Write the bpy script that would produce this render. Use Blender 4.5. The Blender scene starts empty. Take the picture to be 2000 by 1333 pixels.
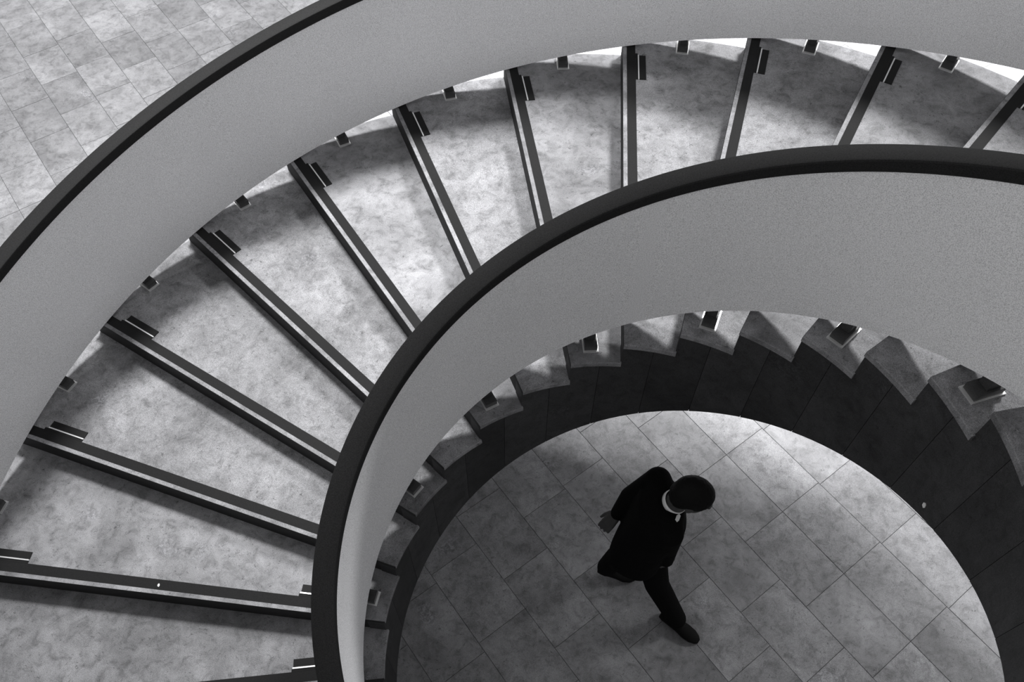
import bpy, bmesh, math, random
from mathutils import Vector, Matrix, noise
from mathutils.bvhtree import BVHTree
random.seed(7)
SC = bpy.context.scene
COL = SC.collection

# ------------------------------------------------------------------ camera, light, exposure
H = 0.15618                       # rise of one step
NF = 14                           # steps from the reference tread down to the floor
Z0 = NF * H                       # height of tread 0 above the floor (floor at z = 0)
TH0, DTH = math.radians(91.65), 0.2181
cam_d = bpy.data.cameras.new('camera'); cam = bpy.data.objects.new('camera', cam_d); COL.objects.link(cam)
cam_d.sensor_width = 36.0; cam_d.lens = 1632.1 / 2000 * 36; cam_d.clip_start = 0.05; cam_d.clip_end = 200
cam.rotation_euler = (0.6026, -0.0027, 0.1017)
cam.location = (-0.3405, -1.1526, 3.2489 + Z0)
SC.camera = cam

w = bpy.data.worlds.new('atrium_daylight'); SC.world = w; w.use_nodes = True
w.node_tree.nodes['Background'].inputs[0].default_value = (1, 1, 1, 1)
w.node_tree.nodes['Background'].inputs[1].default_value = 0.40
SC.view_settings.view_transform = 'Standard'; SC.view_settings.look = 'None'
SC.view_settings.exposure = 0.27; SC.view_settings.gamma = 1.0; SC.view_settings.use_curve_mapping = False

def spot(name, loc, target, power, angle, blend, size):
    l = bpy.data.lights.new(name, 'SPOT'); l.energy = power; l.spot_size = math.radians(angle); l.spot_blend = blend
    l.shadow_soft_size = size
    o = bpy.data.objects.new(name, l); COL.objects.link(o); o.location = loc
    o.rotation_euler = (Vector(target) - Vector(loc)).to_track_quat('-Z', 'Y').to_euler()
    return o
# unseen hall spotlights: the pool of light on the floor behind the stair, an added floor fill, and one over the stair
spot('unseen_hall_spot', (1.4, 10.2, 8.5), (1.3, 7.3, 0), 21000, 57, 0.5, 0.25)
spot('unseen_hall_spot', (-6.6, 8.0, 8.5), (-5.6, 5.2, 0), 3700, 58, 0.8, 0.4)  # added fill lamp, unseen, brightening the floor tiles at far left
spot('stair_spotlight', (3.0, 7.2, 10.0), (0.9, 2.7, 2.3), 4900, 35, 0.9, 0.8)
spot('stair_spotlight', (-3.6, 5.2, 10.0), (-2.7, 2.6, 1.7), 4800, 45, 0.95, 0.8)
spot('well_spotlight', (7.0, 3.6, 4.3), (2.25, 1.0, 0), 1500, 22, 1.0, 0.9)

# ------------------------------------------------------------------ materials
def mat(name, col, rough=0.6, spec=0.3, metal=0.0):
    m = bpy.data.materials.new(name); m.use_nodes = True
    b = m.node_tree.nodes['Principled BSDF']
    b.inputs['Base Color'].default_value = (*col, 1) if len(col) == 3 else col
    b.inputs['Roughness'].default_value = rough
    b.inputs['Metallic'].default_value = metal
    b.inputs['Specular IOR Level'].default_value = spec
    return m
def N(nt, t, **kw):
    n = nt.nodes.new(t)
    for k, v in kw.items(): setattr(n, k, v)
    return n
def ramp(nt, src, stops):
    r = N(nt, 'ShaderNodeValToRGB'); e = r.color_ramp.elements
    while len(e) < len(stops): e.new(0.5)
    for el, (p, v) in zip(e, stops): el.position = p; el.color = (v, v, v * 1.01, 1)
    nt.links.new(src, r.inputs[0]); return r.outputs[0]
def mixc(nt, mode, fac, a, b):
    m = N(nt, 'ShaderNodeMix', data_type='RGBA', blend_type=mode)
    if isinstance(fac, (int, float)): m.inputs[0].default_value = fac
    else: nt.links.new(fac, m.inputs[0])
    for i, s in ((6, a), (7, b)):
        if isinstance(s, (int, float)): m.inputs[i].default_value = (s, s, s, 1)
        else: nt.links.new(s, m.inputs[i])
    return m.outputs[2]
def noise_tex(nt, vec, scale, detail=4, rough=0.6, dist=0.0):
    n = N(nt, 'ShaderNodeTexNoise'); n.inputs['Scale'].default_value = scale; n.inputs['Detail'].default_value = detail
    n.inputs['Roughness'].default_value = rough; n.inputs['Distortion'].default_value = dist
    nt.links.new(vec, n.inputs['Vector']); return n.outputs['Fac']

def stone_mat(name, base, contrast=1.0, grain=0.25, rand=0.2, rough=0.55, bump=0.15, seed=0.0):
    m = mat(name, (base,) * 3, rough, 0.25); nt = m.node_tree; b = nt.nodes['Principled BSDF']
    g = N(nt, 'ShaderNodeNewGeometry'); oi = N(nt, 'ShaderNodeObjectInfo')
    off = N(nt, 'ShaderNodeVectorMath', operation='MULTIPLY_ADD')
    comb = N(nt, 'ShaderNodeCombineXYZ')
    for i in range(3): nt.links.new(oi.outputs['Random'], comb.inputs[i])
    nt.links.new(comb.outputs[0], off.inputs[0]); off.inputs[1].default_value = (13.0, 7.0, 3.0)
    nt.links.new(g.outputs['Position'], off.inputs[2])
    v = off.outputs[0]
    c = contrast
    big = ramp(nt, noise_tex(nt, v, 2.6, 5, 0.62, 0.3), [(0.3, base * (1 - .32 * c)), (0.72, base * (1 + .22 * c))])
    mid = ramp(nt, noise_tex(nt, v, 14, 6, 0.68, 0.6), [(0.28, 1 - .40 * c), (0.5, 1.0), (0.75, 1 + .22 * c)])
    col = mixc(nt, 'MULTIPLY', 1.0, big, mid)
    # travertine pitting: scattered small dark pits and rough pale patches
    pit = ramp(nt, noise_tex(nt, v, 48, 3, 0.75, 1.2), [(0.30, 1 - .55 * c), (0.40, 1.0)])
    col = mixc(nt, 'MULTIPLY', 0.9, col, pit)
    patch = ramp(nt, noise_tex(nt, v, 3.3, 2, 0.5, 0.0), [(0.66, 0.0), (0.75, 1.0)])
    chip = ramp(nt, noise_tex(nt, v, 34, 4, 0.7, 1.5), [(0.46, 0.72), (0.56, 1.38)])
    chipm = mixc(nt, 'MIX', patch, 1.0, chip)
    col = mixc(nt, 'MULTIPLY', 0.8 * c if c < 1.2 else 1.0, col, chipm)
    gr = ramp(nt, noise_tex(nt, v, 330, 2, 0.8), [(0.3, 1 - grain), (0.7, 1 + grain)])
    col = mixc(nt, 'MULTIPLY', 1.0, col, gr)
    tone = N(nt, 'ShaderNodeMapRange'); tone.inputs[3].default_value = 1 - rand; tone.inputs[4].default_value = 1 + rand * .6
    nt.links.new(oi.outputs['Random'], tone.inputs[0])
    tc = N(nt, 'ShaderNodeCombineColor')
    for i in range(3): nt.links.new(tone.outputs[0], tc.inputs[i])
    col = mixc(nt, 'MULTIPLY', 1.0, col, tc.outputs[0])
    nt.links.new(col, b.inputs['Base Color'])
    bp = N(nt, 'ShaderNodeBump'); bp.inputs['Strength'].default_value = bump; bp.inputs['Distance'].default_value = 0.004
    nt.links.new(noise_tex(nt, v, 60, 4, 0.7), bp.inputs['Height']); nt.links.new(bp.outputs[0], b.inputs['Normal'])
    return m
def grain_mat(name, base, amp, scale=380, rough=0.6, spec=0.25, bump=0.0, big=0.06):
    m = mat(name, (base,) * 3, rough, spec); nt = m.node_tree; b = nt.nodes['Principled BSDF']
    g = N(nt, 'ShaderNodeNewGeometry'); v = g.outputs['Position']
    c1 = ramp(nt, noise_tex(nt, v, scale, 2, 0.8), [(0.28, base * (1 - amp)), (0.72, base * (1 + amp))])
    c2 = ramp(nt, noise_tex(nt, v, 2.0, 3, 0.5), [(0.3, 1 - big), (0.7, 1 + big)])
    col = mixc(nt, 'MULTIPLY', 1.0, c1, c2); nt.links.new(col, b.inputs['Base Color'])
    if bump:
        bp = N(nt, 'ShaderNodeBump'); bp.inputs['Strength'].default_value = bump; bp.inputs['Distance'].default_value = 0.002
        nt.links.new(noise_tex(nt, v, scale * .5, 2, 0.7), bp.inputs['Height']); nt.links.new(bp.outputs[0], b.inputs['Normal'])
    return m

M = dict(
    tread=stone_mat('travertine_tread', 0.245, 1.25, 0.55, 0.12, 0.6),
    tile=stone_mat('travertine_floor_tile', 0.27, 1.1, 0.45, 0.14, 0.5),
    grout=mat('grey_grout', (.2, .2, .2), 0.9, 0.1),
    riser=grain_mat('dark_stone_riser', 0.018, 0.4, 200, 0.7),
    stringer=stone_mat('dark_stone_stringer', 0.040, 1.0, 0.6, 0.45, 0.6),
    soffit=mat('grey_plaster_soffit', (.30, .30, .30), 0.8, 0.1),
    strip=grain_mat('black_rubber_strip', 0.013, 0.4, 300, 0.75, 0.15),
    plate=grain_mat('dark_bronze_plate', 0.010, 0.3, 300, 0.6, 0.15),
    paint=grain_mat('stippled_grey_paint', 0.86, 0.42, 260, 0.75, 0.15, 0.1, 0.03),
    rail=grain_mat('black_handrail_lacquer', 0.019, 0.5, 260, 0.7, 0.12),
    steel=mat('polished_steel', (.95, .95, .95), 0.3, 0.5, 0.7),
    block=grain_mat('dark_steel_bracket', 0.05, 0.3, 200, 0.45, 0.3),
    white=mat('white_paper', (.8, .8, .8), 0.8, 0.1),
    suit=grain_mat('black_wool', 0.006, 0.4, 250, 0.95, 0.03),
    trouser=grain_mat('black_trouser_wool', 0.006, 0.4, 250, 0.95, 0.03),
    shoe=mat('black_leather', (.006, .006, .006), 0.7, 0.08),
    hair=mat('black_hair', (.007, .007, .007), 0.75, 0.08),
    skin=mat('brown_skin', (.06, .06, .06), 0.6, 0.2),
    cotton=mat('white_cotton', (.85, .85, .85), 0.8, 0.1),
)

# ------------------------------------------------------------------ helpers
def obj(name, verts, faces, m, parent=None, smooth=False):
    me = bpy.data.meshes.new(name); me.from_pydata([tuple(v) for v in verts], [], faces); me.update()
    bm = bmesh.new(); bm.from_mesh(me); bmesh.ops.recalc_face_normals(bm, faces=bm.faces); bm.to_mesh(me); bm.free()
    me.materials.append(m)
    if smooth: me.polygons.foreach_set('use_smooth', [True] * len(me.polygons))
    o = bpy.data.objects.new(name, me); COL.objects.link(o)
    if parent: o.parent = parent
    return o
def empty(name, loc=(0, 0, 0)):
    o = bpy.data.objects.new(name, None); COL.objects.link(o); o.location = loc; o.empty_display_size = 0.2; return o
def tag(o, label=None, cat=None, group=None, kind=None):
    for k, v in (('label', label), ('category', cat), ('group', group), ('kind', kind)):
        if v: o[k] = v
    return o
def ang(k): return TH0 + k * DTH
def zk(k): return Z0 - k * H                       # height of the nosing line at step position k
def pol(r, t, z): return Vector((r * math.cos(t), r * math.sin(t), z))
def sweep(name, prof, k0, k1, m, parent, n_per=6, smooth_deg=None):
    """closed (r, dz) profile swept along the nosing helix, capped"""
    n = int((k1 - k0) * n_per) + 1; V = []; F = []; P = len(prof)
    for i in range(n):
        k = k0 + (k1 - k0) * i / (n - 1)
        for r, dz in prof: V.append(pol(r, ang(k), zk(k) + dz))
    for i in range(n - 1):
        for j in range(P):
            F.append((i * P + j, i * P + (j + 1) % P, (i + 1) * P + (j + 1) % P, (i + 1) * P + j))
    F.append(tuple(range(P))); F.append(tuple((n - 1) * P + j for j in range(P)))
    o = obj(name, V, F, m, parent)
    o.data.polygons.foreach_set('use_smooth', [len(p.vertices) == 4 for p in o.data.polygons])
    o.data.set_sharp_from_angle(angle=math.radians(30))
    return o
def radial_box(name, k, r0, r1, d0, d1, z0, z1, m, parent, extra=()):
    """box lying along the radial nosing line of step k; d = distance behind that line (towards the upper step)"""
    t = ang(k); er = Vector((math.cos(t), math.sin(t), 0)); et = Vector((math.sin(t), -math.cos(t), 0))
    V = []; F = []
    for (a0, a1, b0, b1, c0, c1) in ((r0, r1, d0, d1, z0, z1),) + tuple(extra):
        s = len(V)
        for c in (c0, c1):
            for a, b in ((a0, b0), (a1, b0), (a1, b1), (a0, b1)):
                V.append(er * a + et * b + Vector((0, 0, c)))
        F += [tuple(s + i for i in f) for f in ((0, 3, 2, 1), (4, 5, 6, 7), (0, 1, 5, 4), (1, 2, 6, 5), (2, 3, 7, 6), (3, 0, 4, 7))]
    return obj(name, V, F, m, parent)

# ------------------------------------------------------------------ floor with single stone tiles
U = math.radians(-47.5); eu = Vector((math.cos(U), math.sin(U), 0)); en = Vector((-math.sin(U), math.cos(U), 0))
ROW, LEN = 0.367, 0.545
floor = obj('floor', [(-14, -9, -0.2), (14, -9, -0.2), (14, 16, -0.2), (-14, 16, -0.2), (-14, -9, -.010), (14, -9, -.010), (14, 16, -.010), (-14, 16, -.010)],
            [(0, 3, 2, 1), (4, 5, 6, 7), (0, 1, 5, 4), (1, 2, 6, 5), (2, 3, 7, 6), (3, 0, 4, 7)], M['grout'])
tag(floor, 'grey travertine tiled hall floor around and under the curved stair', kind='structure')
tile_meshes = []
def tile_mesh(l, wd):
    g, c, b = 0.0010, 0.0018, -0.02
    x, y = l / 2 - g, wd / 2 - g
    V = [(-x, -y, b), (x, -y, b), (x, y, b), (-x, y, b), (-x, -y, -c), (x, -y, -c), (x, y, -c), (-x, y, -c),
         (-x + c, -y + c, 0), (x - c, -y + c, 0), (x - c, y - c, 0), (-x + c, y - c, 0)]
    F = [(0, 1, 5, 4), (1, 2, 6, 5), (2, 3, 7, 6), (3, 0, 4, 7), (4, 5, 9, 8), (5, 6, 10, 9), (6, 7, 11, 10), (7, 4, 8, 11), (8, 9, 10, 11)]
    return V, F
tv, tf = tile_mesh(LEN, ROW)
tme = bpy.data.meshes.new('tile'); tme.from_pydata(tv, [], tf); tme.update(); tme.materials.append(M['tile'])
cam_inv = cam.matrix_basis.inverted()
def px(p):
    q = cam_inv @ Vector(p)
    if q.z >= -0.05: return None
    return (1000 + 1632.1 * q.x / -q.z, 666.5 - 1632.1 * q.y / -q.z)
far_v, far_f = [], []
near = []
spots_ = []
for r in range(-34, 34):
    sh = random.uniform(-0.05, 0.05) + (0.27 if r % 3 == 1 and r < -1 else 0.0)
    for c in range(-30, 30):
        s = 0.76 + c * LEN + sh; n_ = 1.863 + (r + .5) * ROW
        p = eu * s + en * n_
        if not (-13.5 < p.x < 13.5 and -8.5 < p.y < 15.5): continue
        q = px(p); seen = False
        if q and -90 < q[0] < 2090 and -90 < q[1] < 1430:
            rr = math.hypot(p.x, p.y)
            seen = (rr < 3.2 and q[1] > 760 and q[0] > 680) or (q[0] < 760 and q[1] < 560 and rr > 5.2) or (4.6 < rr < 8 and p.y > 3.6 and q[1] < 400)
        if seen: near.append(p)
        else: spots_.append(p)
print('single tiles', len(near), 'other', len(spots_))
for p in near[:300]:
    o = bpy.data.objects.new('tile', tme); COL.objects.link(o); o.parent = floor
    o.location = (p.x, p.y, random.uniform(-.0008, .0008)); o.rotation_euler = (random.gauss(0, .0008), random.gauss(0, .0008), U)
R2 = Matrix.Rotation(U, 3, 'Z')
for p in near[300:] + spots_:
    s = len(far_v); far_v += [R2 @ Vector(v) + p for v in tv]; far_f += [tuple(s + i for i in f) for f in tf]
tag(obj('tile_field', far_v, far_f, M['tile'], floor), kind='stuff')

# ------------------------------------------------------------------ the stair
K0, K1 = -11, NF - 1               # highest and lowest step
R1, R2o = 1.102, 3.495             # inner and outer ends of the treads
stair = empty('curved_staircase')
tag(stair, 'curved stone staircase winding down around an open well', 'staircase')
for k in range(K0, K1 + 1):
    a0, a1 = ang(k), ang(k - 1) - 0.004                 # front edge ... under the next riser
    n = 8; th = 0.03; V = []; F = []
    for i in range(n + 1):
        t = a0 + (a1 - a0) * i / n
        for r, z in ((R1, zk(k) - th), (R1, zk(k) - .004), (R1 + .004, zk(k)), (R2o - .004, zk(k)), (R2o, zk(k) - .004), (R2o, zk(k) - th)):
            V.append(pol(r, t, z))
    for i in range(n):
        for j in range(6): F.append((i * 6 + j, i * 6 + (j + 1) % 6, (i + 1) * 6 + (j + 1) % 6, (i + 1) * 6 + j))
    F += [tuple(range(6)), tuple(n * 6 + j for j in range(6))]
    td = obj('tread', V, F, M['tread'], stair)
    # dark riser below the front edge
    radial_box('riser', k, R1 + .012, R2o - .012, .003, .034, zk(k + 1), zk(k) - .006 if False else zk(k) - th, M['riser'], stair)
    radial_box('front_edge', k, R1 + .002, R2o - .002, -.0015, .010, zk(k) - th - .001, zk(k) - .003, M['riser'], td)
    # rubber nosing strip set back from the edge, widened at both ends under the grip plates
    zt = zk(k)
    radial_box('nosing_strip', k, 1.29, 3.40, .023, .076, zt - .001, zt + .0018, M['strip'], td,
               extra=((3.05, 3.30, .0765, .090, zt - .001, zt + .0017), (1.30, 1.575, .0765, .090, zt - .001, zt + .0017)))
    for r0, r1 in ((3.05, 3.28), (1.33, 1.57)):
        radial_box('grip_plate', k, r0, r1 - .004, .098, .138, zt - .001, zt + .005, M['plate'], td)
        tag(radial_box('metal_edge', k, r0, r1, .0905, .0975, zt - .001, zt + .006, M['steel'], td), 'bright metal edge strip')
# inner stringer: dark stone panels below the tread ends
def stringer_panel(k):
    ks = [k + .40, k + .2, k + .001, k - .001, k - .2, k - .4, k - .60]
    V = []; F = []
    for i, q in enumerate(ks):
        e = 0.0012 if i == 0 else (-0.0012 if i == len(ks) - 1 else 0)
        t = ang(q) - e * .8
        top = zk(k + 1) - .031 if i <= 2 else zk(k) - .031
        bot = max(zk(q) - 0.724, 0.0)
        for r in (1.114, 1.20): V += [pol(r, t, top), pol(r, t, bot)]
    for i in range(len(ks) - 1):
        a, b = i * 4, i * 4 + 4
        F += [(a, b, b + 1, a + 1), (a + 2, a + 3, b + 3, b + 2), (a, a + 2, b + 2, b), (a + 1, b + 1, b + 3, a + 3)]
    b = (len(ks) - 1) * 4
    F += [(0, 1, 3, 2), (b, b + 2, b + 3, b + 1)]
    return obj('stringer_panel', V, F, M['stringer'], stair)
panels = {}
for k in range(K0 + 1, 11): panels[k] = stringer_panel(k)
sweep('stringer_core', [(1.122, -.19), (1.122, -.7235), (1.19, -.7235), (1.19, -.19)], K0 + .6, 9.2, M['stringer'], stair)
# sloping slab under the steps
sweep('soffit', [(1.21, -.20), (1.21, -.42), (3.40, -.42), (3.40, -.20)], K0 + .3, 11.3, M['soffit'], stair)

# upper storey floor on the near side of the well, where the flight arrives
zl = zk(K0 - 1); a_, b_ = ang(K0 - 1), math.radians(225); lo, hi = [], []
pts = [pol(1.11, a_ + (math.radians(-95) - a_) * i / 16, 0) for i in range(17)]
pts += [Vector((-.6, -1.25, 0)), Vector((-1.5, -1.4, 0)), Vector((-2.6, -1.7, 0)), Vector((-7, -2.6, 0)), Vector((-7, -8, 0)), Vector((7, -8, 0)), pol(8.5, a_, 0)]
n = len(pts)
tag(obj('floor_upper', [p + Vector((0, 0, zl)) for p in pts] + [p + Vector((0, 0, zl - .35)) for p in pts],
        [tuple(range(n)), tuple(reversed(range(n, 2 * n)))] + [(i, (i + 1) % n, n + (i + 1) % n, n + i) for i in range(n)], M['tread']),
    'upper storey floor slab on the near side of the stair well', kind='structure')

# ------------------------------------------------------------------ balustrades
def rail_prof(r0, r1, z0, z1, c=.010):
    return [(r0 + c * .3, z0), (r1 - c * .3, z0), (r1, z0 + c * .3), (r1, z1 - c), (r1 - c * .35, z1 - c * .35), (r1 - c, z1),
            (r0 + c, z1), (r0 + c * .35, z1 - c * .35), (r0, z1 - c), (r0, z0 + c * .3)]
bk0, bk1 = K0 - .8, 12.6
inner = empty('inner_balustrade'); tag(inner, 'solid grey balustrade with black handrail around the open stair well', 'balustrade')
sweep('panel', [(1.200, .030), (1.285, .030), (1.285, .846), (1.200, .846)], bk0, bk1, M['paint'], inner, 8)
sweep('handrail', rail_prof(1.196, 1.298, .842, .900), bk0, bk1, M['rail'], inner, 8)
outer = empty('outer_balustrade'); tag(outer, 'solid grey balustrade with black handrail along the outer edge of the stair', 'balustrade')
sweep('panel', [(3.360, .003), (3.435, .003), (3.435, .820), (3.360, .820)], bk0, bk1, M['paint'], outer, 10)
sweep('handrail', rail_prof(3.352, 3.448, .814, .872), bk0, bk1, M['rail'], outer, 10)
def bracket(kc, k, r0, r1, rb0, rb1, rs0, rs1, top, parent):
    # low dark foot on a bright base plate, with a stem rising to the underside of the balustrade
    zt = zk(k)
    b = radial_box('bracket', kc, rb0, rb1, -.031, .031, zt + .006, zt + .040, M['block'], parent,
                   extra=((rs0, rs1, -.022, .022, zt + .041, top),))
    radial_box('base_plate', kc, r0, r1, -.038, .038, zt, zt + .007, M['steel'], b)
for k in range(K0, K1 + 1):
    kc = k - .5
    bracket(kc, k, 3.332, 3.46, 3.344, 3.45, 3.372, 3.42, zk(kc) + .02, outer)
for k in range(K0, K1, 2):
    kc = k - .43
    bracket(kc, k, 1.162, 1.30, 1.173, 1.29, 1.212, 1.27, zk(kc) + .05, inner)

# ------------------------------------------------------------------ the walking person
def capsule(V, F, a, b, ra, rb, seg=14, rings=5):
    a, b = Vector(a), Vector(b); d = (b - a); L = d.length; d.normalize()
    q = d.to_track_quat('Z', 'Y'); s = len(V); st = []
    for i in range(rings + 1): st.append((-math.cos(i / rings * math.pi / 2) * ra, math.sin(i / rings * math.pi / 2) * ra))
    for i in range(rings + 1): st.append((L + math.sin(i / rings * math.pi / 2) * rb, math.cos(i / rings * math.pi / 2) * rb))
    for z, r in st:
        r = max(r, .0006)
        for j in range(seg):
            t = 2 * math.pi * j / seg; V.append(a + q @ Vector((r * math.cos(t), r * math.sin(t), z)))
    m = len(st)
    for i in range(m - 1):
        for j in range(seg): F.append((s + i * seg + j, s + i * seg + (j + 1) % seg, s + (i + 1) * seg + (j + 1) % seg, s + (i + 1) * seg + j))
    F.append(tuple(s + j for j in reversed(range(seg)))); F.append(tuple(s + (m - 1) * seg + j for j in range(seg)))
def chain(V, F, pts):
    for (a, ra), (b, rb) in zip(pts[:-1], pts[1:]): capsule(V, F, a, b, ra, rb)
def ellipsoid(V, F, c, axes, rad, seg=20, rings=12):
    """axes: three unit vectors"""
    s = len(V); c = Vector(c)
    for i in range(rings + 1):
        ph = math.pi * i / rings; sr = max(math.sin(ph), .01)
        for j in range(seg):
            t = 2 * math.pi * j / seg
            V.append(c + axes[0] * (rad[0] * sr * math.cos(t)) + axes[1] * (rad[1] * sr * math.sin(t)) + axes[2] * (rad[2] * math.cos(ph)))
    for i in range(rings):
        for j in range(seg): F.append((s + i * seg + j, s + (i + 1) * seg + j, s + (i + 1) * seg + (j + 1) % seg, s + i * seg + (j + 1) % seg))
    F.append(tuple(s + j for j in range(seg))); F.append(tuple(s + rings * seg + j for j in reversed(range(seg))))
def loft(V, F, secs, seg=28):
    """secs: (centre, forward angle deg, half width, half depth)"""
    s = len(V)
    for c, a, hw, hd in secs:
        a = math.radians(a); f = Vector((math.cos(a), math.sin(a), 0)); l = Vector((-math.sin(a), math.cos(a), 0))
        for j in range(seg):
            t = 2 * math.pi * j / seg; ct, st_ = math.cos(t), math.sin(t)
            e = 2 / 2.5
            V.append(Vector(c) + l * (hw * math.copysign(abs(ct) ** e, ct)) + f * (hd * math.copysign(abs(st_) ** e, st_)))
    m = len(secs)
    for i in range(m - 1):
        for j in range(seg): F.append((s + i * seg + j, s + i * seg + (j + 1) % seg, s + (i + 1) * seg + (j + 1) % seg, s + (i + 1) * seg + j))
    F.append(tuple(s + j for j in reversed(range(seg)))); F.append(tuple(s + (m - 1) * seg + j for j in range(seg)))
def fuse(name, V, F, m, parent, voxel, smooth=6):
    o = obj(name, V, F, m, None)
    md = o.modifiers.new('r', 'REMESH'); md.mode = 'VOXEL'; md.voxel_size = voxel; md.use_smooth_shade = True
    if smooth:
        ms = o.modifiers.new('s', 'SMOOTH'); ms.factor = .5; ms.iterations = smooth
    dg = bpy.context.evaluated_depsgraph_get()
    me = bpy.data.meshes.new_from_object(o.evaluated_get(dg)); o.modifiers.clear()
    old = o.data; o.data = me; me.name = name; bpy.data.meshes.remove(old)
    me.materials.clear(); me.materials.append(m)
    me.polygons.foreach_set('use_smooth', [True] * len(me.polygons))
    if parent: o.parent = parent
    return o
LSH, RSH = (.238, .785, 1.445), (.300, .502, 1.435)
LEL, REL = (.122, .790, 1.195), (.335, .545, 1.150)
LWR, RWR = (.076, .776, .99), (.358, .556, .925)
NECK, HEAD = (.305, .640, 1.50), (.372, .605, 1.675)
LHIP, RHIP = (.262, .655, .90), (.190, .580, .90)
LKN, RKN = (.368, .560, .50), (.128, .700, .49)
LAN, RAN = (.556, .478, .10), (.088, .752, .155)
face = Vector((.93, -.12, -.34)).normalized(); hl = Vector((0, 0, 1)).cross(face).normalized(); hu = face.cross(hl).normalized()
HC = Vector(HEAD)

# body (one continuous surface: head, neck, trunk, arms with hands, legs)
V, F = [], []
ellipsoid(V, F, HC + hu * .022 - face * .006, (face, hl, hu), (.098, .076, .092))
ellipsoid(V, F, HC - hu * .045 + face * .028, (face, hl, hu), (.068, .056, .075))         # jaw
capsule(V, F, HC + face * .088 + hu * .012, HC + face * .108 - hu * .026, .009, .015)      # nose
for s in (-1, 1):
    ellipsoid(V, F, HC + hl * (.077 * s) - face * .006 - hu * .008, (face, hl, hu), (.019, .009, .031), 12, 8)   # ears
    capsule(V, F, HC + face * .085 + hl * .012 * s + hu * .030, HC + face * .078 + hl * .045 * s + hu * .028, .010, .008)  # brows
    ellipsoid(V, F, HC + face * .082 + hl * (.030 * s) + hu * .008, (face, hl, hu), (.012, .013, .010), 10, 8)   # eyes
for d, r in ((-.058, .009), (-.071, .010)):                                                 # lips
    capsule(V, F, HC + face * .090 + hu * d - hl * .018, HC + face * .090 + hu * d + hl * .018, r * .7, r * .7)
ellipsoid(V, F, HC + face * .078 - hu * .098, (face, hl, hu), (.022, .026, .020), 12, 8)    # chin
chain(V, F, [((.285, .64, 1.40), .07), ((.318, .632, 1.545), .054), (HC - hu * .03 - face * .02, .055)])
loft(V, F, [((.225, .61, .84), -18, .15, .10), ((.225, .612, .95), -14, .15, .105), ((.236, .616, 1.12), -6, .135, .09),
            ((.256, .626, 1.30), 2, .155, .10), ((.270, .637, 1.41), 5, .155, .085), ((.285, .64, 1.465), 5, .09, .06)])
chain(V, F, [(LSH, .055), (LEL, .042), (LWR, .027)])
chain(V, F, [(RSH, .055), (REL, .042), (RWR, .027)])
chain(V, F, [(LHIP, .08), (LKN, .055), (LAN, .040)])
chain(V, F, [(RHIP, .08), (RKN, .055), (RAN, .040)])
def hand(wr, d, palm_n, thumb_dir):
    """d: wrist->fingers, palm_n: normal of the palm, fingers curl towards it"""
    d = Vector(d).normalized(); n = Vector(palm_n); n = (n - d * n.dot(d)).normalized(); s = Vector(thumb_dir); s = (s - d * s.dot(d) - n * s.dot(n)).normalized()
    w = Vector(wr)
    for i, o in enumerate((.030, .010, -.010, -.028)):                                       # palm
        capsule(V, F, w + d * .012 + s * o * .7, w + d * .085 + s * o, .014, .013)
    for o, L in ((.031, .064), (.011, .072), (-.010, .067), (-.029, .052)):                  # four fingers, two bends each
        a = w + d * .088 + s * o * 1.05; b = a + (d * .92 + n * .38 + s * o * 1.2).normalized() * L * .45
        c = b + (d * .65 + n * .80 + s * o * .6).normalized() * L * .32; e = c + (d * .35 + n * .9).normalized() * L * .25
        chain(V, F, [(a, .0095), (b, .0088), (c, .0080), (e, .0068)])
    a = w + d * .025 + s * .032; b = a + (s * .45 + d * .85 + n * .3).normalized() * .038; c = b + (d * .9 + n * .45 + s * .2).normalized() * .032
    chain(V, F, [(w + d * .012 + s * .012, .013), (a, .013), (b, .0105), (c, .0085)])          # thumb leaves the side of the palm
hand(LWR, (-.60, -.62, -.50), (.15, .4, -.9), (-.3, .9, .1))
hand(RWR, (.10, .02, -1), (-.3, .9, 0), (.9, .2, 0))
person = fuse('person', V, F, M['skin'], None, .005, 3)
tag(person, 'person in a black suit and white shirt collar striding across the tiled floor', 'person')

# jacket
V, F = [], []
loft(V, F, [((.205, .618, .865), -20, .178, .152), ((.206, .618, .92), -17, .180, .148), ((.208, .620, .99), -13, .176, .142), ((.222, .622, 1.12), -6, .168, .132),
            ((.248, .630, 1.28), 1, .184, .134), ((.266, .638, 1.40), 5, .187, .122), ((.276, .640, 1.46), 5, .150, .092), ((.292, .641, 1.505), 5, .075, .070)])
chain(V, F, [((.262, .700, 1.455), .075), (LSH, .070), (LEL, .056), (LWR, .042)])
chain(V, F, [((.288, .570, 1.450), .075), (RSH, .070), (REL, .056), (RWR, .042)])
jacket = fuse('suit_jacket', V, F, M['suit'], person, .007, 7)
# trousers
V, F = [], []
loft(V, F, [((.224, .612, .78), -20, .135, .105), ((.224, .612, .90), -18, .160, .118), ((.224, .612, 1.0), -14, .150, .11)])
chain(V, F, [(LHIP, .100), (LKN, .075), ((.545, .484, .125), .062)])
chain(V, F, [(RHIP, .100), (RKN, .075), ((.092, .750, .185), .062)])
fuse('trousers', V, F, M['trouser'], person, .008, 6)
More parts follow.
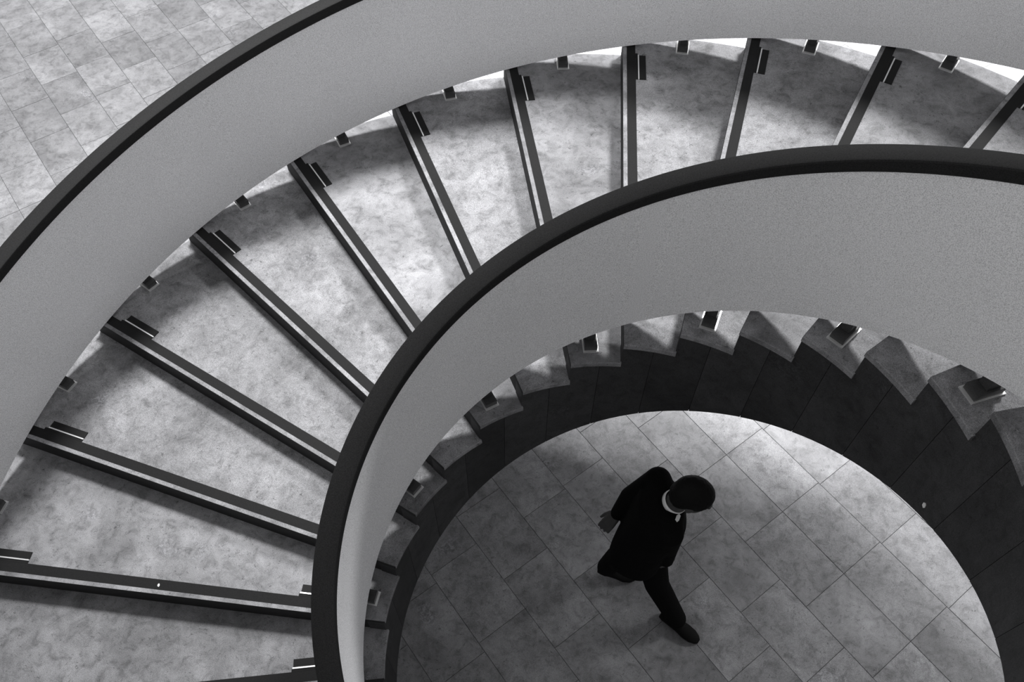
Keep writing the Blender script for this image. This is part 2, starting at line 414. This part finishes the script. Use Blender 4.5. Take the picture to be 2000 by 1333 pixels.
# shoes
def shoe(heel, toe, lift):
    """heel/toe: floor xy; lift: height of the heel"""
    V, F = [], []
    h, t = Vector((*heel, lift)), Vector((*toe, 0)); d = t - h; L = d.length; d.normalize()
    ball = h.lerp(t, .68); ball.z = 0.0
    def at(u):
        if u < .68: p = h.lerp(Vector((ball.x, ball.y, 0)), u / .68)
        else: p = Vector((ball.x, ball.y, 0)).lerp(t, (u - .68) / .32)
        return p
    secs = [(0.0, .022, .060), (.08, .033, .075), (.25, .036, .085), (.45, .038, .078), (.65, .047, .062), (.82, .044, .050), (.94, .030, .040), (1.0, .014, .030)]
    s = 0; seg = 18; sd = Vector((-d.y, d.x, 0)).normalized()
    for u, hw, ht in secs:
        p = at(u)
        for j in range(seg):
            a = 2 * math.pi * j / seg
            V.append(p + sd * (hw * math.cos(a)) + Vector((0, 0, ht * .5 + ht * .5 * math.copysign(abs(math.sin(a)) ** .7, math.sin(a)))))
    for i in range(len(secs) - 1):
        for j in range(seg): F.append((i * seg + j, i * seg + (j + 1) % seg, (i + 1) * seg + (j + 1) % seg, (i + 1) * seg + j))
    F.append(tuple(reversed(range(seg)))); F.append(tuple((len(secs) - 1) * seg + j for j in range(seg)))
    o = obj('shoe', V, F, M['shoe'], person, True)
    return o
shoe((.462, .535), (.702, .386), 0.0)
shoe((.040, .757), (.305, .763), 0.085)
# hair: cap over crown, sides and nape
V, F = [], []
ellipsoid(V, F, HC + hu * .030 - face * .012, (face, hl, hu), (.104, .084, .094), 28, 18)
ellipsoid(V, F, HC - hu * .020 - face * .045, (face, hl, hu), (.066, .074, .075), 20, 12)
hair = fuse('hair', V, F, M['hair'], person, .006, 4)
for v in hair.data.vertices:                                         # short cropped texture
    v.co += Vector(noise.noise_vector(v.co * 90)) * .0022
# shirt collar: a stand-up band tilted forward round the neck
V, F = [], []; cc = Vector((.312, .638, 1.522)); ax = Vector((.34, -.06, .94)).normalized(); q = ax.to_track_quat('Z', 'Y'); seg = 40
for j in range(seg):
    t = 2 * math.pi * j / seg
    for r, z in ((.060, -.018), (.065, -.018), (.0640, .009), (.0625, .011), (.0595, .009)):
        V.append(cc + q @ Vector((r * math.cos(t), r * math.sin(t), z)))
for j in range(seg):
    for i in range(5): F.append((j * 5 + i, j * 5 + (i + 1) % 5, ((j + 1) % seg) * 5 + (i + 1) % 5, ((j + 1) % seg) * 5 + i))
obj('shirt_collar', V, F, M['cotton'], person, True)
# small white badge on the chest
bvh = BVHTree.FromObject(jacket, bpy.context.evaluated_depsgraph_get())
hit = bvh.ray_cast(Vector((.325, .556, 2.0)), Vector((0, 0, -1)))
if hit[0]:
    p, n = hit[0], hit[1]; q = n.to_track_quat('Z', 'Y'); V = []
    t1 = (Vector((.45, .9, 0)) - n * n.dot(Vector((.45, .9, 0)))).normalized(); t2 = n.cross(t1)
    for z in (-.003, .004):
        for a, b in ((-1, -.55), (-.4, -1), (.8, -.7), (1, .3), (.3, 1), (-.8, .7)): V.append(p + t1 * (a * .022) + t2 * (b * .011) + n * z)
    obj('lapel_badge', V, [(0, 1, 2, 3, 4, 5), (6, 7, 8, 9, 10, 11)] + [(i, (i + 1) % 6, 6 + (i + 1) % 6, 6 + i) for i in range(6)], M['cotton'], person)

# ------------------------------------------------------------------ small white scraps
def scrap(name, p, n, up, a, b, label):
    n = Vector(n).normalized(); up = Vector(up); up = (up - n * up.dot(n)).normalized(); s = n.cross(up); p = Vector(p); V = []
    pts = ((-1, -.5), (-.3, -1), (.7, -.6), (1, .2), (.4, 1), (-.7, .7))
    for z in (0, .003):
        for x, y in pts: V.append(p + up * (x * a) + s * (y * b) + n * z)
    o = obj(name, V, [(0, 1, 2, 3, 4, 5), (6, 7, 8, 9, 10, 11)] + [(i, (i + 1) % 6, 6 + (i + 1) % 6, 6 + i) for i in range(6)], M['white'])
    if label: tag(o, label, 'paper scrap')
    return o
t7 = ang(7); er = Vector((math.cos(t7), math.sin(t7), 0)); et = Vector((math.sin(t7), -math.cos(t7), 0))
scrap('paper_scrap', er * 2.317 + et * .045 + Vector((0, 0, zk(7) + .0018)), (0, 0, 1), (0, 1, 0), .009, .006,
      'tiny white scrap lying on the dark nosing strip of a low tread')
tw = ang(-6.21); pw = pol(1.114, tw, zk(-6.21) - .654)
ch = scrap('paint_chip', pw, (-math.cos(tw), -math.sin(tw), 0), (0.0, 0.0, 1), .014, .009, None)
ch.parent = panels[-6]; tag(ch, 'small white paint chip')
